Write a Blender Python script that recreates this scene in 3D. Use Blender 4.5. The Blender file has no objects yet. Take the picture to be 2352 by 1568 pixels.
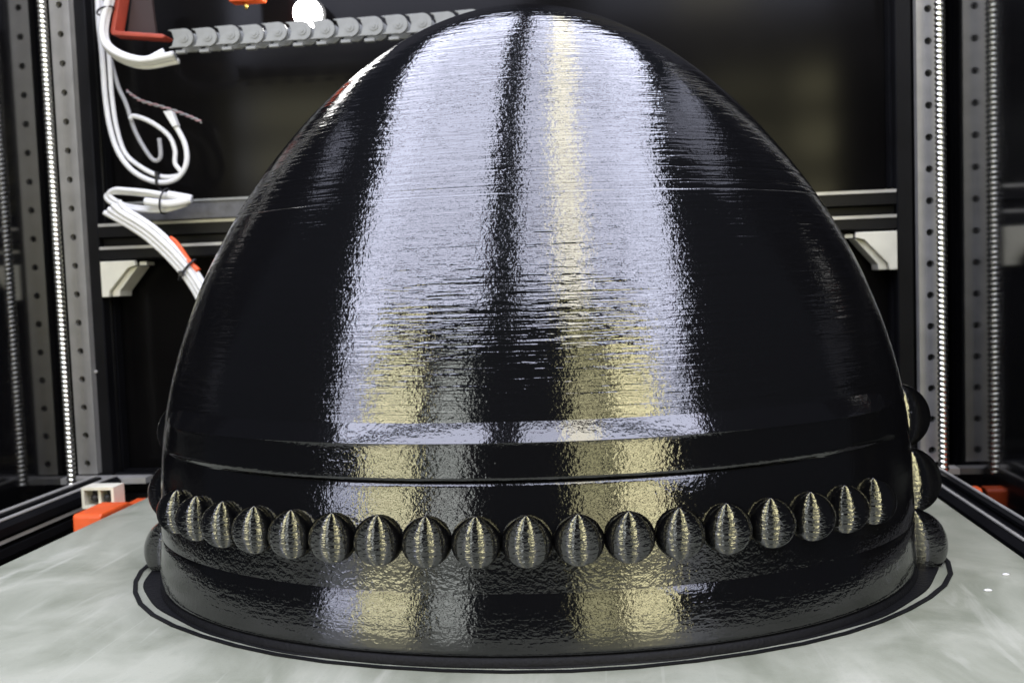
import bpy, bmesh, math, random
from mathutils import Vector, Matrix
random.seed(7)
PI = math.pi
sc = bpy.context.scene
COL = sc.collection

# ---------------------------------------------------------------- camera
F_PX, W_PX = 2302.74, 2352.0
cam_d = bpy.data.cameras.new('camera')
cam = bpy.data.objects.new('camera', cam_d)
COL.objects.link(cam)
sc.camera = cam
yaw, pitch, roll = 0.112673, 0.061348, -0.035749
fwd = Vector((-math.sin(yaw)*math.cos(pitch), math.cos(yaw)*math.cos(pitch), -math.sin(pitch)))
rgt = Vector((math.cos(yaw), math.sin(yaw), 0))
upv = rgt.cross(fwd)
cr, sr = math.cos(roll), math.sin(roll)
r2 = cr*rgt + sr*upv
u2 = -sr*rgt + cr*upv
M = Matrix((r2, u2, -fwd)).transposed().to_4x4()
M.translation = Vector((0.0405, -0.40597, 0.11439))
cam.matrix_world = M
cam_d.sensor_width = 36
cam_d.lens = F_PX/W_PX*36
cam_d.clip_start = 0.01
cam_d.clip_end = 50
cam_d.dof.use_dof = True
cam_d.dof.focus_distance = 0.33
cam_d.dof.aperture_fstop = 24

# ---------------------------------------------------------------- world, exposure
w = bpy.data.worlds.new('World')
sc.world = w
w.use_nodes = True
bg = w.node_tree.nodes['Background']
bg.inputs[0].default_value = (0.55, 0.62, 0.8, 1)
bg.inputs[1].default_value = 0.035
sc.view_settings.view_transform = 'Standard'
sc.view_settings.look = 'None'
sc.view_settings.gamma = 1
sc.view_settings.exposure = 0

# ---------------------------------------------------------------- lamps
def area(name, p0, p1, p2, L, color):
    """rectangular lamp with corner p0 and edges to p1, p2; L = radiance; faces edge1 x edge2"""
    p0, p1, p2 = Vector(p0), Vector(p1), Vector(p2)
    e1, e2 = p1-p0, p2-p0
    n = e1.cross(e2).normalized()
    d = bpy.data.lights.new(name, 'AREA')
    d.shape = 'RECTANGLE'
    d.size, d.size_y = e1.length, e2.length
    d.energy = L*PI*e1.length*e2.length
    d.color = color
    o = bpy.data.objects.new(name, d)
    x = e1.normalized(); z = -n; y = z.cross(x)
    m = Matrix((x, y, z)).transposed().to_4x4()
    m.translation = p0+e1/2+e2/2
    o.matrix_world = m
    COL.objects.link(o)
    return o
BLUE = (0.77, 0.80, 1.0)
# sloping room lights in front of and above the open printer (left / right of a narrow dark gap)
A = (-0.67, 0.507); B = (-0.335, 1.10); Cc = (1.00, 1.66)
CREAM = (1.0, 0.95, 0.80)
for xa, xb, L, c in ((-0.70, -0.48, 8.0, BLUE), (-0.48, -0.098, 7.0, BLUE), (0.002, 0.13, 6.0, BLUE), (0.13, 0.235, 8.5, CREAM), (0.235, 0.42, 7.0, BLUE), (0.42, 0.66, 8.0, BLUE)):
    for k0, k1 in ((0.0, 0.19), (0.25, 0.45), (0.50, 0.73), (0.77, 1.0)):          # gaps added to break the dome's reflections into streaks
        lo = [A[i]+(B[i]-A[i])*k0 for i in (0, 1)]; hi = [A[i]+(B[i]-A[i])*k1 for i in (0, 1)]
        area('front_lamp', (xa, *lo), (xa, *hi), (xb, *lo), L, c)
    for k0, k1 in ((0.0, 0.11), (0.14, 0.27), (0.30, 0.46), (0.50, 0.72), (0.76, 1.0)):  # same added gaps, for streaky reflections higher up
        lo = [B[i]+(Cc[i]-B[i])*k0 for i in (0, 1)]; hi = [B[i]+(Cc[i]-B[i])*k1 for i in (0, 1)]
        area('ceiling_lamp', (xa, *lo), (xa, *hi), (xb, *lo), L, c)
def strip(x0, x1, z0, z1, L, c, y=-0.75):
    for a, b in [(-0.40+0.085*k, -0.40+0.085*k+0.060) for k in range(6)]+[(0.11, 0.15), (0.185, 0.245), (0.29, 0.34), (0.38, 0.42), (0.47, 0.58)]:  # rows parted by added gaps that speckle the reflections
        a, b = max(a, z0), min(b, z1)
        if b-a > 0.02: area('strip_lamp', (x0, y, a), (x0, y, b), (x1, y, a), L*1.25, c)
strip(-0.76, -0.57, -0.05, 0.62, 6.0, BLUE)
strip(-0.56, -0.33, -0.40, 0.42, 7.5, (1.0, 0.94, 0.60))
strip(-0.27, -0.155, -0.40, 0.34, 3.6, (0.86, 0.90, 0.86))
strip(0.17, 0.28, -0.40, 0.42, 3.6, (0.95, 0.89, 0.50))
strip(0.31, 0.50, -0.40, 0.42, 8.5, (1.0, 0.92, 0.54))
strip(0.50, 0.66, 0.10, 0.64, 6.0, BLUE)
# led strip along the top left of the enclosure
area('led_bar', (-0.135, 0.205, 0.300), (-0.135+0.009, 0.205, 0.300+0.015), (-0.320, 0.205, 0.410), 10, (1, 0.98, 0.95))

# ---------------------------------------------------------------- materials
def new_mat(name):
    m = bpy.data.materials.new(name); m.use_nodes = True
    nt = m.node_tree
    return m, nt, nt.nodes['Principled BSDF']
def N(nt, t, **kw):
    n = nt.nodes.new(t)
    for k, v in kw.items():
        if k in n.inputs: n.inputs[k].default_value = v
        else: setattr(n, k, v)
    return n
def coords(nt, scale):
    tc = N(nt, 'ShaderNodeTexCoord')
    mp = N(nt, 'ShaderNodeMapping'); mp.inputs['Scale'].default_value = scale
    nt.links.new(tc.outputs['Object'], mp.inputs[0])
    return mp.outputs[0]
def mix(nt, a, b, fac):
    m = N(nt, 'ShaderNodeMix', data_type='RGBA')
    m.inputs[6].default_value = (*a, 1); m.inputs[7].default_value = (*b, 1)
    nt.links.new(fac, m.inputs[0]); return m.outputs[2]
def ramp(nt, src, lo, hi):
    r = N(nt, 'ShaderNodeMapRange'); r.inputs[1].default_value = lo; r.inputs[2].default_value = hi
    nt.links.new(src, r.inputs[0]); return r.outputs[0]
def simple(name, col, rough=0.5, metal=0.0, var=0.15, scale=60, bump=0.0, bscale=400, spec=0.5):
    m, nt, b = new_mat(name)
    nz = N(nt, 'ShaderNodeTexNoise', Scale=1.0, Detail=4.0)
    nt.links.new(coords(nt, (scale,)*3), nz.inputs['Vector'])
    f = ramp(nt, nz.outputs[0], 0.3, 0.7)
    nt.links.new(mix(nt, [c*(1-var) for c in col], [min(1, c*(1+var)) for c in col], f), b.inputs['Base Color'])
    rr = N(nt, 'ShaderNodeMapRange'); rr.inputs[3].default_value = max(0.02, rough*0.85); rr.inputs[4].default_value = min(1, rough*1.15)
    nt.links.new(nz.outputs[0], rr.inputs[0]); nt.links.new(rr.outputs[0], b.inputs['Roughness'])
    b.inputs['Metallic'].default_value = metal
    b.inputs['Specular IOR Level'].default_value = spec
    if bump:
        n2 = N(nt, 'ShaderNodeTexNoise', Scale=1.0, Detail=3.0)
        nt.links.new(coords(nt, (bscale,)*3), n2.inputs['Vector'])
        bp = N(nt, 'ShaderNodeBump', Strength=bump, Distance=0.0005)
        nt.links.new(n2.outputs[0], bp.inputs['Height']); nt.links.new(bp.outputs[0], b.inputs['Normal'])
    return m
def plastic(name, zl, hz, w_blob, w_line, dist, flat=1.0, ior=1.72):
    """black filament plastic: stacked layers whose walls stand upright (flat < 1), layer lines and small blobs"""
    m, nt, b = new_mat(name)
    b.inputs['Base Color'].default_value = (0.003, 0.003, 0.0036, 1)
    b.inputs['Roughness'].default_value = 0.07
    b.inputs['IOR'].default_value = ior
    def noise(scale, detail, w):
        n = N(nt, 'ShaderNodeTexNoise', Scale=1.0, Detail=detail, Roughness=0.6)
        nt.links.new(coords(nt, scale), n.inputs['Vector'])
        q = N(nt, 'ShaderNodeMath', operation='MULTIPLY'); q.inputs[1].default_value = w
        nt.links.new(n.outputs[0], q.inputs[0]); return q.outputs[0]
    def add(p, q):
        n = N(nt, 'ShaderNodeMath', operation='ADD')
        nt.links.new(p, n.inputs[0]); nt.links.new(q, n.inputs[1]); return n.outputs[0]
    h = add(add(noise((hz, hz, zl), 2.0, 1.0), noise((680, 680, 780), 2.0, w_blob)), noise((6, 6, 760), 1.0, w_line))
    bp = N(nt, 'ShaderNodeBump', Strength=0.5, Distance=dist)
    nt.links.new(h, bp.inputs['Height'])
    if flat < 1:
        g = N(nt, 'ShaderNodeNewGeometry')
        vm = N(nt, 'ShaderNodeVectorMath', operation='MULTIPLY'); vm.inputs[1].default_value = (1, 1, flat)
        nt.links.new(g.outputs['Normal'], vm.inputs[0])
        vn = N(nt, 'ShaderNodeVectorMath', operation='NORMALIZE'); nt.links.new(vm.outputs[0], vn.inputs[0])
        nt.links.new(vn.outputs[0], bp.inputs['Normal'])
    nt.links.new(bp.outputs[0], b.inputs['Normal'])
    return m
M_DOME = plastic('black_filament', 720, 60, 0.32, 0.70, 0.00044, 1.0, 1.92)
M_BAND = plastic('black_filament_band', 480, 380, 1.2, 0.1, 0.00012, 1.0, 1.70)
M_BASE = plastic('black_filament_base', 600, 170, 0.9, 0.3, 0.00015, 1.0, 1.70)
M_RIVET = plastic('black_filament_rivet', 900, 220, 1.0, 0.3, 0.00022, 0.03, 1.95)
M_LEDGE = plastic('black_filament_ledge', 420, 200, 0.8, 0.2, 0.00012, 1.0, 1.8)
M_SKIRT = simple('black_skirt', (0.004, 0.004, 0.005), 0.6, 0.0, 0.2, 300, 0.5, 900, 0.2)
M_STEEL = simple('rail_steel', (0.44, 0.43, 0.40), 0.45, 0.5, 0.1, 90, 0.15, 900)
M_SCREW = simple('screw_steel', (0.80, 0.79, 0.70), 0.22, 1.0, 0.06)
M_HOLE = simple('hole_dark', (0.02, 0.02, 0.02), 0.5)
M_ALU = simple('black_anodised', (0.006, 0.006, 0.007), 0.42, 0.0, 0.2, 40, 0.1, 700, 0.18)
M_EDGE = simple('aluminium_and_lit_edge', (0.50, 0.49, 0.46), 0.4, 0.35, 0.15)  # plates and screw head; also paints lit edges on the beams
M_PANEL = simple('black_acrylic', (0.004, 0.004, 0.0045), 0.10, 0.0, 0.3, 12, 0.0, 400, 1.0)
M_PANEL.node_tree.nodes['Principled BSDF'].inputs['IOR'].default_value = 1.6
M_BACK = simple('black_back_panel', (0.0045, 0.0042, 0.0042), 0.14, 0.0, 0.3, 12, 0.0, 400, 0.10)
M_BEIGE = simple('beige_print', (0.78, 0.76, 0.63), 0.55, 0.0, 0.08, 80, 0.2, 900)
M_ORANGE = simple('orange_print', (0.75, 0.10, 0.018), 0.45, 0.0, 0.12, 80, 0.2, 900)
M_RED = simple('red_print', (0.36, 0.055, 0.03), 0.5, 0.0, 0.12, 80, 0.2, 900)
M_CABLE = simple('white_cable', (0.72, 0.72, 0.72), 0.4, 0.0, 0.06, 120)
M_CABLE2 = simple('grey_cable', (0.34, 0.34, 0.35), 0.4, 0.0, 0.06, 120)
M_TIE = simple('zip_tie', (0.012, 0.012, 0.014), 0.4)
M_CHAIN = simple('chain_plastic', (0.20, 0.205, 0.195), 0.42, 0.0, 0.15, 120, 0.2, 800)
M_CHAIND = simple('chain_recess', (0.16, 0.165, 0.16), 0.5, 0.0, 0.15, 120)
M_TRAY = simple('tray_plastic', (0.07, 0.07, 0.075), 0.5, 0.0, 0.3, 150, 0.4, 500)
M_BRASS = simple('brass', (0.75, 0.55, 0.15), 0.3, 1.0)
M_FLOOR = simple('floor_black', (0.008, 0.008, 0.009), 0.6)
def bed_mat():
    m, nt, b = new_mat('bed_plate')
    def nz(scale, det, rotz=0.0, dist=0.6):
        n = N(nt, 'ShaderNodeTexNoise', Scale=1.0, Detail=det, Roughness=0.6, Distortion=dist)
        tc = N(nt, 'ShaderNodeTexCoord'); mp = N(nt, 'ShaderNodeMapping')
        mp.inputs['Scale'].default_value = scale; mp.inputs['Rotation'].default_value = (0, 0, rotz)
        nt.links.new(tc.outputs['Object'], mp.inputs[0]); nt.links.new(mp.outputs[0], n.inputs['Vector']); return n.outputs[0]
    def over(base, col, fac):
        mm = N(nt, 'ShaderNodeMix', data_type='RGBA')
        nt.links.new(base, mm.inputs[6]); mm.inputs[7].default_value = (*col, 1); nt.links.new(fac, mm.inputs[0]); return mm.outputs[2]
    blot = nz((24, 18, 1), 6.0)
    c = mix(nt, (0.205, 0.218, 0.165), (0.36, 0.368, 0.30), ramp(nt, blot, 0.36, 0.64))
    smear = nz((70, 12, 1), 4.0, 0.6, 0.9)
    c = over(c, (0.45, 0.45, 0.385), ramp(nt, smear, 0.56, 0.80))
    scr = nz((420, 9, 1), 2.0, -0.5, 0.3)
    c = over(c, (0.42, 0.425, 0.36), ramp(nt, scr, 0.66, 0.86))
    grain = nz((1500, 1500, 1), 2.0)
    c = over(c, (0.17, 0.18, 0.15), ramp(nt, grain, 0.60, 1.0))
    nt.links.new(c, b.inputs['Base Color'])
    rr = N(nt, 'ShaderNodeMapRange'); rr.inputs[3].default_value = 0.24; rr.inputs[4].default_value = 0.50
    nt.links.new(smear, rr.inputs[0]); nt.links.new(rr.outputs[0], b.inputs['Roughness'])
    bp = N(nt, 'ShaderNodeBump', Strength=0.25, Distance=0.0002)
    nt.links.new(grain, bp.inputs['Height']); nt.links.new(bp.outputs[0], b.inputs['Normal'])
    return m
M_BED = bed_mat()
def emis(name, col, st):
    m, nt, b = new_mat(name)
    b.inputs['Emission Color'].default_value = (*col, 1); b.inputs['Emission Strength'].default_value = st
    return m
M_LAMP = emis('lamp_lens', (1, 0.98, 0.93), 25)

# ---------------------------------------------------------------- helpers
def thing(name, label=None, cat=None, loc=(0, 0, 0), group=None):
    o = bpy.data.objects.new(name, None); COL.objects.link(o); o.location = loc
    o.empty_display_size = 0.01
    return tag(o, label, cat, group)
def tag(o, label=None, cat=None, group=None, kind=None):
    if label: o['label'] = label
    if cat: o['category'] = cat
    if group: o['group'] = group
    if kind: o['kind'] = kind
    return o
def obj(name, bm, mat, parent=None, smooth=False, bevel=0.0):
    me = bpy.data.meshes.new(name)
    bmesh.ops.recalc_face_normals(bm, faces=bm.faces[:])
    bm.to_mesh(me); bm.free()
    if smooth:
        for p in me.polygons: p.use_smooth = True
    mats = mat if isinstance(mat, (list, tuple)) else [mat]
    for m in mats: me.materials.append(m)
    o = bpy.data.objects.new(name, me); COL.objects.link(o)
    if parent:
        o.parent = parent
        o.matrix_parent_inverse = Matrix.Translation(-parent_loc(parent))
    if bevel:
        b = o.modifiers.new('bevel', 'BEVEL'); b.width = bevel; b.segments = 2; b.limit_method = 'ANGLE'
    return o
def parent_loc(p):
    v = Vector(p.location)
    while p.parent:
        p = p.parent
        if p.type == 'EMPTY': v = v+Vector(p.location)
    return v
def box(bm, x0, x1, y0, y1, z0, z1, mi=0):
    vs = [bm.verts.new((x, y, z)) for x in (x0, x1) for y in (y0, y1) for z in (z0, z1)]
    for q in ((0, 1, 3, 2), (4, 6, 7, 5), (0, 4, 5, 1), (2, 3, 7, 6), (0, 2, 6, 4), (1, 5, 7, 3)):
        f = bm.faces.new([vs[i] for i in q]); f.material_index = mi
    return bm
def boxbm(*a): return box(bmesh.new(), *a)
def prism(bm, poly, y0, y1):
    """polygon in x,z extruded along y"""
    a = [bm.verts.new((x, y0, z)) for x, z in poly]; b = [bm.verts.new((x, y1, z)) for x, z in poly]
    bm.faces.new(a); bm.faces.new(b[::-1])
    n = len(poly)
    for i in range(n): bm.faces.new((a[i], b[i], b[(i+1) % n], a[(i+1) % n]))
    return bm
def catmull(pts, n=8):
    P = [Vector(p) for p in pts]; P = [2*P[0]-P[1]]+P+[2*P[-1]-P[-2]]
    out = []
    for i in range(1, len(P)-2):
        p0, p1, p2, p3 = P[i-1:i+3]
        for k in range(n):
            t = k/n
            out.append(0.5*((2*p1)+(p2-p0)*t+(2*p0-5*p1+4*p2-p3)*t*t+(3*p1-p0-3*p2+p3)*t**3))
    out.append(P[-2]); return out
def tube(bm, path, r, seg=10):
    rings = []
    prev = None
    for i, p in enumerate(path):
        d = (path[min(i+1, len(path)-1)]-path[max(i-1, 0)]).normalized()
        if prev is None:
            ref = Vector((0, 1, 0)) if abs(d.y) < 0.9 else Vector((1, 0, 0))
            s = d.cross(ref).normalized()
        else:
            s = (prev-d*prev.dot(d)).normalized()
        prev = s; t = d.cross(s)
        rr = r(i/(len(path)-1)) if callable(r) else r
        rings.append([bm.verts.new(p+rr*(math.cos(2*PI*k/seg)*s+math.sin(2*PI*k/seg)*t)) for k in range(seg)])
    for a, b in zip(rings, rings[1:]):
        for k in range(seg): bm.faces.new((a[k], a[(k+1) % seg], b[(k+1) % seg], b[k]))
    bm.faces.new(rings[0][::-1]); bm.faces.new(rings[-1])
    return bm
def cable(pts, r, mat, parent, name='cable', n=8):
    return obj(name, tube(bmesh.new(), catmull(pts, n), r), mat, parent, smooth=True)

# ---------------------------------------------------------------- the setting
def struct(name, bm, mat):
    return tag(obj(name, bm, mat), kind='structure')
XLP, XRP, YBP = -0.3190, 0.2297, 0.2290
struct('floor', boxbm(XLP, XRP, -0.30, YBP, -0.105, -0.10), M_FLOOR)
struct('back_wall', boxbm(XLP, XRP, YBP, YBP+0.004, -0.10, 0.46), M_BACK)
struct('left_wall', boxbm(XLP-0.004, XLP, -0.06, YBP+0.004, -0.10, 0.46), M_PANEL)
struct('right_wall', boxbm(XRP, XRP+0.004, -0.06, YBP+0.004, -0.10, 0.46), M_PANEL)

# ---------------------------------------------------------------- print bed
bed = thing('print_bed', 'grey green smeared build plate under the black helmet', 'print bed', (-0.0186, -0.06, 0))
obj('plate', boxbm(-0.2286, 0.1913, -0.27, 0.150, -0.004, 0.0), M_BED, bed, bevel=0.0006)
obj('heater', boxbm(-0.2240, 0.1870, -0.265, 0.146, -0.009, -0.0042), M_ALU, bed)

# ---------------------------------------------------------------- helmet
a_, b_, psi = 0.15, 0.11586, 0.02509
Zt, l1 = 0.22224, 0.00681
KN = (-.00251, -.24059, .38929, .9852)
def kdome(z):
    u = min(max((z-.05)/(Zt-.05), 0), 1)
    v = 0
    for c in KN: v = v*u+c
    return math.sqrt(max(0, 1-u))*v
def smooth(x): x = min(max(x, 0), 1); return x*x*(3-2*x)
def ell(t, k, z, lean=True):
    x = a_*k*math.sin(t); y = -b_*k*math.cos(t)
    c, s = math.cos(psi), math.sin(psi)
    return Vector((c*x-s*y+(l1*z if lean else 0), s*x+c*y, z))
def lathe(prof, nseg=256, close_top=False):
    """prof: list of (z, k) or (z, function(t)->k)"""
    bm = bmesh.new(); rings = []
    for z, k in prof:
        rings.append([bm.verts.new(ell(2*PI*i/nseg-PI, k(2*PI*i/nseg-PI) if callable(k) else k, z)) for i in range(nseg)])
    for A_, B_ in zip(rings, rings[1:]):
        for i in range(nseg): bm.faces.new((A_[i], A_[(i+1) % nseg], B_[(i+1) % nseg], B_[i]))
    if close_top:
        c = bm.verts.new((l1*Zt, 0, Zt))
        for i in range(nseg): bm.faces.new((rings[-1][i], rings[-1][(i+1) % nseg], c))
    return bm
helmet = thing('helmet', 'glossy black 3D printed dome helmet with a studded band, standing on the bed', 'helmet')
# dome with a few layer-shift grooves
zs = [0.066+(0.150-0.066)*i/90 for i in range(91)]
us = [i/60 for i in range(1, 60)]
zs += [0.150+(Zt-0.150)*(1-(1-u)**2) for u in us]
groove = [(0.1497, 0.00007, 0.00028), (0.1452, 0.00006, 0.00022), (0.1442, 0.00009, 0.00022), (0.1420, 0.00005, 0.0002), (0.1065, 0.00003, 0.0002)]
for g in groove:
    zs += [g[0]+d*g[2] for d in (-3, -2, -1, -0.5, 0, 0.5, 1, 2, 3)]
zs = sorted(z for z in zs if z < Zt-1e-5)
def kg(z):
    k = kdome(z)
    for c, d, s in groove: k -= d/b_*math.exp(-((z-c)/s)**2)
    return k
dome = obj('dome', lathe([(z, kg(z)) for z in zs], 288, True), M_DOME, helmet, smooth=True)
# brow band: chamfered ledge, upright face, dark groove underneath
def fade(t): return 1-smooth((abs(t)-math.radians(52))/math.radians(16))
def kt(k_in, k_out): return lambda t: k_in+(k_out-k_in)*fade(t)
kd = kdome(0.0735)
def kq(k_in, k_out):
    return lambda t: k_in+(k_out-k_in)*(1-smooth((abs(t)-math.radians(22))/math.radians(26)))
obj('ledge', lathe([(0.0740, kt(kd-.018, kd-.018)), (0.0736, kt(kd-.008, kd-.006)), (0.0735, kt(kd-.006, kd-.004)), (0.0733, kt(kd-.005, kd-.003)),
      (0.0668, kt(.967, .9870)), (0.0664, kt(.968, .9886))]), M_LEDGE, helmet, smooth=True)
band = obj('brow_band', lathe([(0.0664, kt(.9675, .9882)), (0.0661, kt(.9685, .9877)), (0.0645, kt(.971, .9872)),
      (0.0625, kt(.974, .9870)), (0.0600, kt(.977, .9868)), (0.0575, kt(.979, .9868)), (0.0560, kt(.980, .9868)), (0.0552, kq(.9809, .9865)), (0.0549, kq(.9812, .981)), (0.0546, kq(.9813, .970))]), M_BAND, helmet, smooth=True)
def fr(k, d): return lambda t: k+d*(1-smooth((abs(t)-math.radians(25))/math.radians(55)))
rb = obj('rivet_band', lathe([(0.0549, kq(.9812, .962)), (0.0544, kq(.9814, .974)), (0.0541, kq(.9816, .9785)), (0.0525, kq(.983, .981)), (0.048, .9855), (0.042, .989), (0.037, .991), (0.030, .9930), (0.025, fr(.9940, .0020)), (0.0222, fr(.9942, .0040)), (0.0214, fr(.9942, .0046))]), M_BAND, helmet, smooth=True)
obj('base_band', lathe([(0.02145, fr(.9938, .0046)), (0.0212, fr(.9944, .0049)), (0.0185, fr(.996, .008)), (0.0140, fr(.9985, .012)), (0.0090, fr(1.000, .017)), (0.0050, fr(1.001, .021)), (0.0040, fr(1.001, .0215)), (0.0033, fr(1.000, .020)), (0.0030, fr(.992, .018))]), M_BASE, helmet, smooth=True)
obj('foot', lathe([(0.0032, .975), (0.0031, fr(.997, .017)), (0.0026, fr(1.000, .022)), (0.0003, fr(1.002, .024)), (0.00005, fr(1.002, .024))]), M_SKIRT, helmet, smooth=True)
# small rivets along the band
T = [-53.5, -46.7, -40., -33.5, -27.2, -21.1, -15., -9., -3.1, 2.7, 8.6, 14.5, 20.6, 26.7, 33., 39.5, 46.1, 53.]
def hemi(r, squash=1.0, cut=0.0):
    """dome facing -Y with its base at y = cut"""
    bm = bmesh.new(); nu, nv = 40, 14; rings = []
    for j in range(nv):
        th = PI/2*(1-j/nv)*1.08
        rings.append([bm.verts.new((r*math.sin(th)*math.cos(2*PI*i/nu), -r*squash*math.cos(th), r*math.sin(th)*math.sin(2*PI*i/nu))) for i in range(nu)])
    tip = bm.verts.new((0, -r*squash, 0))
    for A_, B_ in zip(rings, rings[1:]):
        for i in range(nu): bm.faces.new((A_[i], A_[(i+1) % nu], B_[(i+1) % nu], B_[i]))
    for i in range(nu): bm.faces.new((rings[-1][i], rings[-1][(i+1) % nu], tip))
    return bm
def ell_n(t):
    x = math.sin(t)/a_; y = -math.cos(t)/b_
    c, s = math.cos(psi), math.sin(psi)
    return Vector((c*x-s*y, s*x+c*y, 0)).normalized()
first = None
for i, td in enumerate(T):
    t = math.radians(td); p = ell(t, .994, .0370, False); n = ell_n(t)
    ang = math.atan2(n.x, -n.y)
    if first is None:
        first = obj('rivet', hemi(0.0077, 0.95), M_RIVET, rb, smooth=True); o = first
    else:
        o = first.copy(); COL.objects.link(o); o.parent = rb
    o.matrix_parent_inverse = Matrix.Identity(4)
    o.location = p; o.rotation_euler = (0, 0, ang)
first = None
for s in (-1, 1):
    for z, y in ((0.0545, 0.004), (0.0300, -0.003), (0.0075, -0.013)):
        k = kdome(z) if z > .05 else .995
        if s < 0: y += 0.003 if z > .02 else 0.006
        t = s*math.acos(-y/(b_*k)); p = ell(t, k, z); n = ell_n(t); p = p+n*0.0004
        if first is None:
            first = obj('side_rivet', hemi(0.0130, 0.95), M_RIVET, helmet, smooth=True); o = first
        else:
            o = first.copy(); COL.objects.link(o); o.parent = helmet
        o.matrix_parent_inverse = Matrix.Identity(4)
        o.location = p; o.rotation_euler = (0, 0, math.atan2(n.x, -n.y))
# printed skirt line on the bed, bulging round the side rivets
def kskirt(t, base):
    d = abs(abs(t)-math.radians(92))
    return base+0.030*math.exp(-(d/math.radians(26))**2)
def flat_ring(k0, k1, z0, z1, n=52):
    bm = bmesh.new(); R = []
    for i in range(n):
        t = 2*PI*i/n-PI
        ja = 0.0025*math.sin(5*t+1)+0.002*math.sin(11*t)
        R.append([bm.verts.new(ell(t, kskirt(t, k)+ja, z, False)) for k, z in ((k0, z0), (k0, z1), (k1, z1), (k1, z0))])
    for i in range(n):
        A_, B_ = R[i], R[(i+1) % n]
        for j in range(4): bm.faces.new((A_[j], A_[(j+1) % 4], B_[(j+1) % 4], B_[j]))
    return bm
def brim_ring(n=208):
    bm = bmesh.new(); R = []
    for i in range(n):
        t = 2*PI*i/n-PI
        ko = max(kskirt(t, 1.046)-0.019+0.003*math.sin(9*t)+0.002*math.sin(23*t), 1.003)
        R.append([bm.verts.new(ell(t, k, z, False)) for k, z in ((0.97, 0.00006), (0.97, 0.00055), (ko-.002, 0.00055), (ko, 0.00006))])
    for i in range(n):
        A_, B_ = R[i], R[(i+1) % n]
        for j in range(4): bm.faces.new((A_[j], A_[(j+1) % 4], B_[(j+1) % 4], B_[j]))
    return bm
obj('brim', brim_ring(), M_SKIRT, helmet)
tag(obj('skirt_line', flat_ring(1.046, 1.058, 0.00008, 0.0006), M_SKIRT), 'thin black printed skirt line ringing the helmet on the bed', 'skirt line')

# ---------------------------------------------------------------- printer frame
frame = thing('printer_frame', 'black slotted aluminium frame with posts and beams behind and beside the bed', 'frame', (-0.044, 0.216, -0.1))
def extrusion(name, p0, p1, axis, parent, w=0.020, h=None):
    """slotted bar along axis; cross-section w x h centred on p0"""
    h = h or w
    hw, hh, sl, dp = w/2, h/2, 0.0032, 0.0055
    c = 0.0007
    prof = []
    def side(rot):
        pts = [(-hw+c, -hh), (-sl, -hh), (-sl, -hh+0.0018), (-sl-0.002, -hh+0.0018), (-sl*0.7, -hh+dp), (sl*0.7, -hh+dp), (sl+0.002, -hh+0.0018), (sl, -hh+0.0018), (sl, -hh), (hw-c, -hh)]
        cs, sn = [(1, 0), (0, 1), (-1, 0), (0, -1)][rot]
        return [(cs*x-sn*y, sn*x+cs*y) for x, y in pts]
    for r in range(4): prof += side(r)
    bm = bmesh.new(); p0 = Vector(p0); p1 = Vector(p1)
    def P(b, u, v):
        if axis == 'z': return b+Vector((u, v, 0))
        if axis == 'x': return b+Vector((0, u, v))
        return b+Vector((u, 0, v))
    A_ = [bm.verts.new(P(p0, u, v)) for u, v in prof]; B_ = [bm.verts.new(P(p1, u, v)) for u, v in prof]
    n = len(prof)
    bm.faces.new(A_); bm.faces.new(B_[::-1])
    for i in range(n): bm.faces.new((A_[i], B_[i], B_[(i+1) % n], A_[(i+1) % n]))
    return obj(name, bm, M_ALU, parent)
YP = 0.216
extrusion('post', (-0.3035, YP, -0.1), (-0.3035, YP, 0.46), 'z', frame, 0.0235)
extrusion('post', (0.2120, YP, -0.1), (0.2120, YP, 0.46), 'z', frame, 0.0235)
extrusion('crossbeam', (-0.2917, YP, 0.1475), (0.2002, YP, 0.1475), 'x', frame, 0.0225)
extrusion('bottom_beam', (-0.2917, YP, -0.012), (0.2002, YP, -0.012), 'x', frame, 0.0200)
extrusion('side_beam', (-0.2875, -0.06, -0.0105), (-0.2875, 0.188, -0.0105), 'y', frame, 0.0165, 0.0200)
extrusion('side_beam', (0.2075, -0.06, -0.0105), (0.2075, 0.188, -0.0105), 'y', frame, 0.0165, 0.0200)
# pale strips that paint the light caught along the beam edges
for z in (0.1583, 0.1437):
    obj('lit_edge', boxbm(-0.2915, 0.2000, 0.2040, 0.2046, z-0.0009, z+0.0009), M_EDGE, frame)
for x in (-0.2940, -0.2815):
    obj('lit_edge', boxbm(x-0.0014, x+0.0014, -0.06, 0.188, 0.0, 0.0006), M_EDGE, frame)
obj('lit_edge', boxbm(-0.2792, -0.2788, -0.06, 0.188, -0.0112, -0.0094), M_EDGE, frame)
for x in (0.2010, 0.2140):
    obj('lit_edge', boxbm(x-0.0008, x+0.0008, -0.06, 0.188, 0.0, 0.0006), M_EDGE, frame)
obj('end_plate', boxbm(-0.3188, -0.2620, 0.1890, 0.1990, -0.0052, -0.0015), M_EDGE, frame)
obj('end_plate', boxbm(0.1990, 0.2295, 0.1890, 0.1990, -0.0062, -0.0028), M_EDGE, frame)
obj('panel_screw', boxbm(-0.2995, -0.2975, 0.2025, 0.2042, 0.064, 0.066), M_EDGE, frame, bevel=0.0006)

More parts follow.
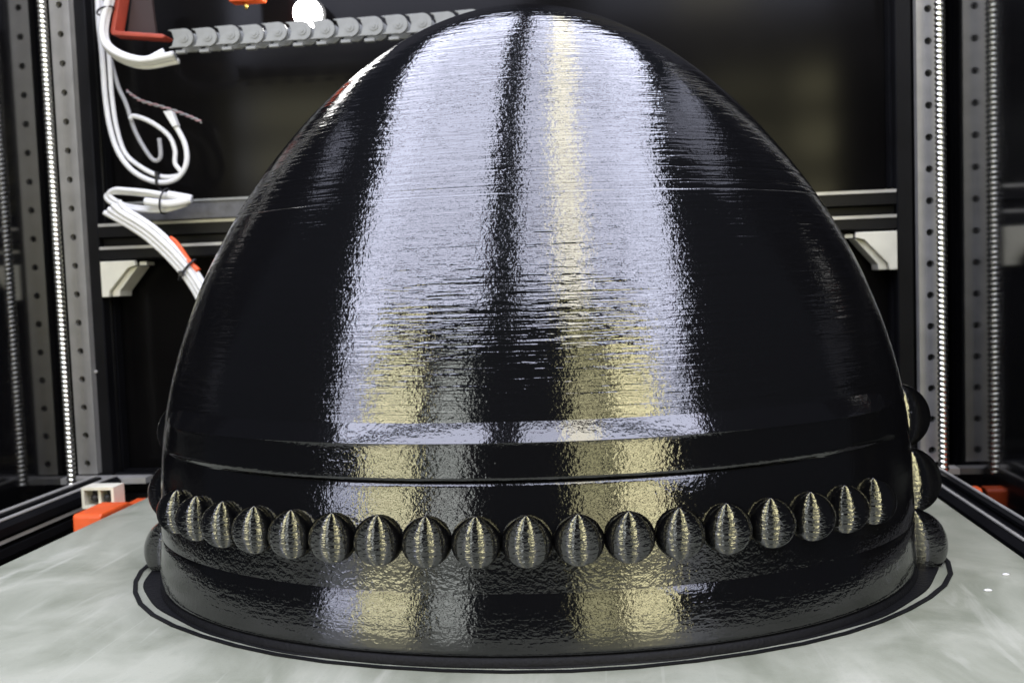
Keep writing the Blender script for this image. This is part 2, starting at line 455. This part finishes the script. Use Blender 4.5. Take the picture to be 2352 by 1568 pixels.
# gussets
GP = [(0, 0), (0.0232, 0), (0.0236, -0.0032), (0.0186, -0.0045), (0.0052, -0.0190), (0.0046, -0.0226), (0, -0.0226)]
def gusset(x, z, s, label):
    g = thing('gusset', label, 'bracket', (x, 0.214, z-0.0226), 'corner brackets under the rear crossbeam')
    poly = [(x+s*u, z+v) for u, v in GP]
    obj('plate', prism(bmesh.new(), poly, 0.2035, 0.2075), M_BEIGE, g, bevel=0.0005)
    # flange behind the slanted edge and the small tab at the tip
    fl = [(x+s*u, z+v) for u, v in ((0.0180, -0.0048), (0.0236, -0.0034), (0.0102, -0.0190), (0.0098, -0.0224), (0.0046, -0.0224), (0.0052, -0.0190))]
    obj('flange', prism(bmesh.new(), fl, 0.2077, 0.2240), M_BEIGE, g, bevel=0.0005)
    obj('tab', boxbm(min(x+s*.0238, x+s*.0285), max(x+s*.0238, x+s*.0285), 0.2090, 0.2200, z-0.0030, z-0.0008), M_BEIGE, g)
gusset(-0.2915, 0.1352, 1, 'beige triangular corner bracket beside the white cable bundle')
gusset(0.2060-0.0059, 0.1349, -1, 'beige triangular corner bracket with no cables near it')

# linear rails with real countersunk holes
def rail(name, xc, label):
    bm = bmesh.new(); hwid, y0, y1 = 0.0065, 0.1985, 0.2042
    pitch, z0, n = 0.0181, -0.0005, 26
    nb = 16; r = 0.0021
    for i in range(n):
        za = z0+i*pitch; zc = za+pitch/2-0.0022
        circ, rect, deep = [], [], []
        for k in range(nb):
            an = 2*PI*(k+0.5)/nb; c, s = math.cos(an), math.sin(an)
            circ.append(bm.verts.new((xc+r*c, y0, zc+r*s)))
            deep.append(bm.verts.new((xc+r*c, y0+0.0038, zc+r*s)))
        box_pts = [(1, -.5), (1, .5), (.5, 1), (-.5, 1), (-1, .5), (-1, -.5), (-.5, -1), (.5, -1)]
        ring = []
        corners = {1: (1, 1), 5: (-1, 1), 9: (-1, -1), 13: (1, -1)}
        for k in range(nb):
            an = 2*PI*(k+0.5)/nb; c, s = math.cos(an), math.sin(an)
            q = max(abs(c), abs(s)); u, v = c/q, s/q
            z = zc+v*(za+pitch-zc if v > 0 else zc-za)
            ring.append(bm.verts.new((xc+u*hwid, y0, z)))
        for k in range(nb):
            l = (k+1) % nb
            bm.faces.new((circ[k], circ[l], ring[l], ring[k]))
            bm.faces.new((circ[k], deep[k], deep[l], circ[l])).material_index = 0
        bm.faces.new(deep).material_index = 1
        # corner triangles
        for k in (1, 5, 9, 13):
            A_, B_ = ring[k], ring[(k+1) % nb]
            ca = A_.co, B_.co
            cx = xc+hwid*(1 if ca[0].x+ca[1].x > 2*xc else -1); cz = za+pitch if ca[0].z+ca[1].z > 2*zc else za
            bm.faces.new((A_, B_, bm.verts.new((cx, y0, cz))))
    zt = z0+n*pitch
    box_f = [((xc-hwid, y0, z0), (xc-hwid, y1, z0), (xc-hwid, y1, zt), (xc-hwid, y0, zt)), ((xc+hwid, y0, z0), (xc+hwid, y1, z0), (xc+hwid, y1, zt), (xc+hwid, y0, zt)),
             ((xc-hwid, y0, zt), (xc+hwid, y0, zt), (xc+hwid, y1, zt), (xc-hwid, y1, zt))]
    for q in box_f: bm.faces.new([bm.verts.new(v) for v in q])
    return tag(obj(name, bm, [M_STEEL, M_HOLE]), label, 'rail', 'upright linear rails')
rail('linear_rail', -0.3055, 'steel linear rail with screw holes beside the dangling white cables')
rail('linear_rail', 0.2170, 'steel linear rail with screw holes on the post away from the cables')
# lead screws
def leadscrew(xc, label):
    yc = 0.175
    t = thing('lead_screw', label, 'lead screw', (xc, yc, -0.003), 'threaded lead screws')
    bm = bmesh.new(); seg = 16; pitch = 0.0029; steps = 12; zt = 0.46
    n = int((zt+0.003)/pitch*steps); rings = []
    for i in range(n+1):
        z = -0.003+i*pitch/steps; R = []
        for k in range(seg):
            ph = (i/steps+k/seg) % 1
            rr = 0.0030-0.0007*(0.5-0.5*math.cos(2*PI*ph))**1.5
            R.append(bm.verts.new((xc+rr*math.cos(2*PI*k/seg), yc+rr*math.sin(2*PI*k/seg), z)))
        rings.append(R)
    for A_, B_ in zip(rings, rings[1:]):
        for k in range(seg): bm.faces.new((A_[k], A_[(k+1) % seg], B_[(k+1) % seg], B_[k]))
    obj('thread', bm, M_SCREW, t, smooth=True)
leadscrew(-0.3030, 'bright threaded lead screw beside the dangling white cables')
leadscrew(0.2163, 'bright threaded lead screw on the side away from the cables')

# ---------------------------------------------------------------- small printed parts by the bed
blk = thing('spacer_block', 'beige hollow block with two dark openings by the bed edge', 'block', (-0.2545, 0.124, 0.0012))
bm = bmesh.new()
x0, x1, y0, y1, z0, z1 = -0.2640, -0.2450, 0.118, 0.130, -0.0048, 0.0072
for q in ((x0, x1, y0, y1, z1-0.0016, z1), (x0, x1, y0, y1, z0, z0+0.0016), (x0, x0+0.0016, y0, y1, z0+0.0016, z1-0.0016), (x1-0.0016, x1, y0, y1, z0+0.0016, z1-0.0016), ((x0+x1)/2-0.0008, (x0+x1)/2+0.0008, y0+.002, y1, z0+0.0016, z1-0.0016)):
    box(bm, *q)
obj('shell', bm, M_BEIGE, blk)
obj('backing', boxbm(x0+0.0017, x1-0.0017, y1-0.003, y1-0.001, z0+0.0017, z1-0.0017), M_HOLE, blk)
for xs in (x0+0.0058, x1-0.0058):
    bm = bmesh.new(); bmesh.ops.create_uvsphere(bm, u_segments=14, v_segments=8, radius=0.0024, matrix=Matrix.Translation((xs, y0+0.004, 0.0006)))
    obj('dark_ball', bm, M_HOLE, blk, smooth=True)  # small dark balls set inside the two openings
def wedge(name, label, xs, y0, y1, z0, z1, group=None):
    x0, x1 = xs
    bm = bmesh.new()
    pts = [(y0, z0), (y0, z1-0.001), (y0+0.002, z1), (y1-0.012, z1), (y1, z1-0.004), (y1, z0)]
    A_ = [bm.verts.new((x0, y, z)) for y, z in pts]; B_ = [bm.verts.new((x1, y, z)) for y, z in pts]
    bm.faces.new(A_); bm.faces.new(B_[::-1])
    for i in range(len(pts)): bm.faces.new((A_[i], B_[i], B_[(i+1) % len(pts)], A_[(i+1) % len(pts)]))
    return tag(obj(name, bm, M_ORANGE, bevel=0.001), label, 'bracket', group)
ob = wedge('bed_bracket', 'bright orange printed bracket beside the bed edge next to the beige hollow block', (-0.2455, -0.2300), 0.076, 0.1165, -0.014, 0.0018)
obj('flange', boxbm(-0.2455, -0.2300, 0.1166, 0.146, -0.014, -0.0052), M_ORANGE, ob)
wedge('bed_bracket', 'orange printed bracket standing in for its reflection low in the side wall, away from the cables', (0.2175, 0.2290), 0.150, 0.170, -0.018, -0.0064)  # solid block put where the wall shows an orange reflection

# ---------------------------------------------------------------- cable chain, lamp, brackets
def chain(x0, x1, y, z, label):
    n = int((x1-x0)/0.0143); t = thing('cable_chain', label, 'cable chain', (x0, y, z-0.006))
    proto = None
    for i in range(n):
        x = x0+i*0.0143
        if proto is None:
            bm = bmesh.new()
            # link side plate: flat tail, rounded overlapping head
            poly = [(-0.0070, -0.0052), (0.0030, -0.0052)]
            poly += [(0.0030+0.0055*math.cos(a), 0.0055*math.sin(a)) for a in [(-PI/2+PI*k/12) for k in range(13)]]
            poly += [(-0.0070, 0.0052), (-0.0046, 0.0040), (-0.0034, 0), (-0.0046, -0.0040)]
            prism(bm, poly, -0.0010, 0.0010)
            prism(bm, poly, 0.0120, 0.0140)
            box(bm, -0.0035, 0.0035, 0.0011, 0.0119, 0.0040, 0.0052)
            me_l = obj('link', bm, M_CHAIN, t, bevel=0.0003)
            bmb = bmesh.new()
            prism(bmb, [(0.0030+0.0026*math.cos(2*PI*k/20), 0.0026*math.sin(2*PI*k/20)) for k in range(20)], -0.0015, -0.0010)
            prism(bmb, [(0.0030+0.0012*math.cos(2*PI*k/16), 0.0012*math.sin(2*PI*k/16)) for k in range(16)], -0.0019, -0.0015)
            pin = obj('pin', bmb, M_CHAIN, me_l)
            tabm = obj('cleat', boxbm(-0.0030, 0.0030, -0.0006, 0.0030, -0.0086, -0.0068), M_CHAIN, me_l, bevel=0.0003)
            proto = (me_l, pin, tabm); L_, P_, C_ = proto
        else:
            L_, P_, C_ = (o.copy() for o in proto)
            for o in (L_, P_, C_): COL.objects.link(o)
            L_.parent = t; P_.parent = L_; C_.parent = L_
        L_.matrix_parent_inverse = Matrix.Identity(4)
        L_.location = Vector((x-x0, (i % 2)*0.0006, 0.006+random.uniform(-.0003, .0003)))
        for o in (P_, C_): o.matrix_parent_inverse = Matrix.Identity(4); o.location = (0, 0, 0)
chain(-0.216, -0.020, 0.172, 0.2636, 'grey plastic cable chain of rounded links passing behind the dome top')

lamp = thing('lamp', 'small round white lamp glowing above the cable chain', 'lamp', (-0.1480, 0.2285, 0.2825))
bm = bmesh.new()
bmesh.ops.create_uvsphere(bm, u_segments=24, v_segments=14, radius=0.0090, matrix=Matrix.Translation((-0.1500, 0.2120, 0.2840)))
obj('lens', bm, M_LAMP, lamp, smooth=True)
bm = bmesh.new()
prism(bm, [(-0.1500+0.0105*math.cos(2*PI*k/28), 0.2840+0.0105*math.sin(2*PI*k/28)) for k in range(28)], 0.2160, 0.2285)
obj('housing', bm, M_ALU, lamp)

# red L-shaped cable guide
rd = thing('cable_guide', 'red printed L-shaped cable guide with white cables curving round it', 'cable guide', (-0.262, 0.187, 0.270))
bm = bmesh.new()
prism(bm, [(-0.2562, 0.300), (-0.2592, 0.300), (-0.2655, 0.2735), (-0.2645, 0.2716), (-0.2325, 0.2676), (-0.2304, 0.2690), (-0.2330, 0.2702), (-0.2625, 0.2740)], 0.184, 0.196)
obj('arm', bm, M_RED, rd, bevel=0.0006)
obj('back_web', prism(bmesh.new(), [(-0.2555, 0.300), (-0.2604, 0.2744), (-0.2420, 0.2724), (-0.2440, 0.300)], 0.1962, 0.1990), simple('dark_red_print', (0.025, 0.013, 0.012), 0.6), rd)
hd = thing('tool_holder', 'small orange part with a brass tip above the lamp', 'holder', (-0.184, 0.20, 0.289))
obj('body', boxbm(-0.1945, -0.1735, 0.196, 0.206, 0.2900, 0.3080), M_ORANGE, hd, bevel=0.001)
bm = bmesh.new(); bmesh.ops.create_cone(bm, cap_ends=True, segments=16, radius1=0.0008, radius2=0.0018, depth=0.004, matrix=Matrix.Translation((-0.1852, 0.201, 0.2879)))
obj('tip', bm, M_BRASS, hd, smooth=True)

# ---------------------------------------------------------------- cables (x, z) lists at a given depth
def P3(lst, y, dy=0.0): return [(x/1000, y+dy*i/(len(lst)-1), z/1000) for i, (x, z) in enumerate(lst)]
cb = thing('cable_bundle', 'white cable bundle curving round the red cable guide', 'cables', (-0.262, 0.18, 0.26))
Apts = [(-260.5, 302), (-263.4, 291.3), (-266.8, 281), (-268.4, 270.9), (-266.0, 263.0), (-257.0, 256.5), (-243.2, 252.8), (-222.8, 255.0)]
for dx, dz, dy in ((0, 0, 0), (1.6, 2.8, 0.002), (-0.6, -1.6, 0.004), (2.0, 1.0, -0.003)):
    pts = [(x+dx*(1-i/9), z+dz*(i/7)+(0 if i < 5 else 0)) for i, (x, z) in enumerate(Apts)]
    if dz == 2.8: pts[-1] = (-231.0, 259.2)
    cable(P3(pts, 0.180+dy), 0.0019, M_CABLE, cb)
bm = tube(bmesh.new(), [Vector((-0.2655+0.0046*math.cos(a), 0.1805+0.0058*math.sin(a), 0.2850+0.0020*math.cos(a))) for a in [2*PI*k/24 for k in range(25)]], 0.0006, 6)
obj('zip_tie', bm, M_TIE, cb, smooth=True)

lp = thing('cable_loop', 'white cable pair hanging in a long open loop tied at the bottom', 'cables', (-0.25, 0.2, 0.183))
Bpts = [(-279.5, 300), (-279.8, 292.4), (-279.9, 281.7), (-279.1, 268.2), (-278.8, 254.8), (-278.6, 238.6), (-276.8, 219.6), (-272.2, 203.1), (-262.7, 190.4), (-248.8, 183.4), (-236.0, 184.3), (-228.4, 192.8), (-228.0, 204.9), (-233.8, 217.7), (-237.0, 222.5)]
cable(P3(Bpts, 0.1985), 0.0017, M_CABLE, lp)
B2 = [(x+(3.0 if i > 3 else 1.0*i), z+(3.4 if i > 7 else 0)) for i, (x, z) in enumerate(Bpts[:11])]
B2 += [(-236.5, 194.5), (-236.2, 203.0), (-240.0, 212.3), (-250.8, 220.9), (-261.5, 225.2), (-264.5, 223.5)]
cable(P3(B2, 0.2012), 0.0015, M_CABLE, lp)
cable(P3([(-277, 262), (-273, 245), (-268.3, 233.5), (-263.6, 216.9), (-256.5, 203.0), (-251.5, 197.5), (-247.6, 200), (-247.8, 211.2)], 0.2050), 0.0014, M_CABLE2, lp)
obj('connector', prism(bmesh.new(), [(-0.2400, 0.2262), (-0.2342, 0.2262), (-0.2310, 0.2170), (-0.2342, 0.2160)], 0.1950, 0.2000), M_CABLE, lp, bevel=0.0006)
obj('zip_tie', boxbm(-0.2482, -0.2464, 0.1962, 0.2035, 0.1806, 0.1895), M_TIE, lp, bevel=0.0004)
obj('zip_tail', tube(bmesh.new(), catmull([(-0.2473, 0.199, 0.1806), (-0.2455, 0.198, 0.1785), (-0.2410, 0.198, 0.1760)], 4), 0.0005, 6), M_TIE, lp)

tw = thing('twisted_wire', 'thin pinkish twisted wire lying against the rear wall', 'wire', (-0.245, 0.21, 0.22))
tp = catmull(P3([(-271.2, 243.2), (-262.0, 236.7), (-247.8, 231.8), (-233.6, 226.4), (-222.6, 221.3)], 0.212), 20)
M_PINK = simple('pink_wire', (0.42, 0.26, 0.27), 0.45)
for ph, mt in ((0, M_PINK), (PI, M_CABLE2)):
    path = [p+Vector((0, 0.0007*math.sin(i*0.55+ph), 0.0007*math.cos(i*0.55+ph))) for i, p in enumerate(tp)]
    obj('wire', tube(bmesh.new(), path, 0.0005, 6), mt, tw, smooth=True)

le = thing('cable_coil', 'flat white cable coil tied onto the grey tray', 'cables', (-0.245, 0.18, 0.163))
E0 = [(-220.5, 170.0), (-242.4, 175.0), (-258.9, 177.4), (-267.2, 178.0), (-271.2, 175.2), (-266.0, 170.6), (-256.8, 167.2), (-236.7, 165.6), (-220.4, 168.8)]
cable(P3(E0, 0.180, 0.004), 0.0015, M_CABLE, le)
cable(P3([(x*1.0-0.6-1.6*(3 <= i <= 5), z-1.6) for i, (x, z) in enumerate(E0)], 0.1835, -0.002), 0.0015, M_CABLE, le)
cable(P3([(-232.0, 173.2), (-222.5, 171.2), (-217.5, 170.0)], 0.179), 0.0024, M_CABLE, le)
cable(P3([(-246.0, 169.6), (-232.0, 167.6), (-222.5, 168.4), (-217.0, 169.8)], 0.1775), 0.0024, M_CABLE, le)
obj('zip_tie', tube(bmesh.new(), [Vector((-0.2350+0.0018*math.cos(a), 0.1815+0.0078*math.sin(a), 0.1695+0.0075*math.cos(a))) for a in [2*PI*k/24 for k in range(25)]], 0.0006, 6), M_TIE, le, smooth=True)

bf = thing('cable_bundle', 'straight white cable bundle with red sleeve running down behind the helmet', 'cables', (-0.2085, 0.165, 0.105))
Fp = [(-266.4, 166.5), (-258.0, 161.6), (-249.0, 156.0), (-239.5, 149.0), (-228.6, 138.5), (-218.4, 126.4), (-212.1, 116.1), (-205.7, 102.6)]
for i, (o1, dy) in enumerate(((-4.2, 0.001), (-1.4, 0), (1.6, -0.001), (4.6, 0.0005))):
    pts = [(x+o1*0.62+(0 if k else i*1.5), z+o1*0.70) for k, (x, z) in enumerate(Fp)]
    cable(P3(pts, 0.170+dy), 0.0016, M_CABLE, bf)
sl = [(x+7.0*0.62, z+7.0*0.70) for x, z in Fp[4:6]]
obj('sleeve', tube(bmesh.new(), catmull(P3([(sl[0][0]-4, sl[0][1]+3.6), sl[0], (-217.0, 132.0), (-211.8, 126.2)], 0.1705), 6), lambda u: 0.0011+0.0008*u, 10), M_ORANGE, bf, smooth=True)
obj('sleeve', tube(bmesh.new(), catmull(P3([(-241.0, 144.2), (-232.5, 136.0), (-224.0, 126.2)], 0.1715), 6), 0.0010, 8), M_ORANGE, bf, smooth=True)
c0 = Vector((-0.2185, 0.170, 0.1272)); u_ = Vector((0.66, 0, 0.75)).normalized()
obj('zip_tie', tube(bmesh.new(), [c0+u_*0.0078*math.cos(a)+Vector((0, 0.0034*math.sin(a), 0)) for a in [2*PI*k/24 for k in range(25)]], 0.0008, 6), M_TIE, bf, smooth=True)
obj('tie_head', boxbm(-0.2222, -0.2192, 0.1652, 0.1672, 0.1232, 0.1268), M_TIE, bf, bevel=0.0005)

tr = thing('cable_tray', 'dull grey cable tray lying along the top of the rear crossbeam', 'tray', (-0.2, 0.20, 0.159))
obj('channel', boxbm(-0.2700, -0.1500, 0.1990, 0.2140, 0.1594, 0.1712), M_TRAY, tr, bevel=0.0005)
obj('lip', boxbm(-0.2700, -0.1500, 0.1978, 0.1988, 0.1702, 0.1716), M_CHAIN, tr)

# small debris on the bed
for (x, y, r, lab) in ((0.1767, -0.0269, 0.0009, 'white plastic crumb on the bed nearer the bed edge'), (0.1640, -0.0455, 0.0010, 'white plastic crumb on the bed nearer the helmet')):
    bm = bmesh.new(); bmesh.ops.create_icosphere(bm, subdivisions=2, radius=r)
    for v in bm.verts: v.co = Vector((v.co.x*1.5+x, v.co.y+y, max(v.co.z*0.6, -0.0001)+0.0002)) * 1.0
    tag(obj('crumb', bm, M_CABLE, smooth=True), lab, 'crumb', 'crumbs on the bed')
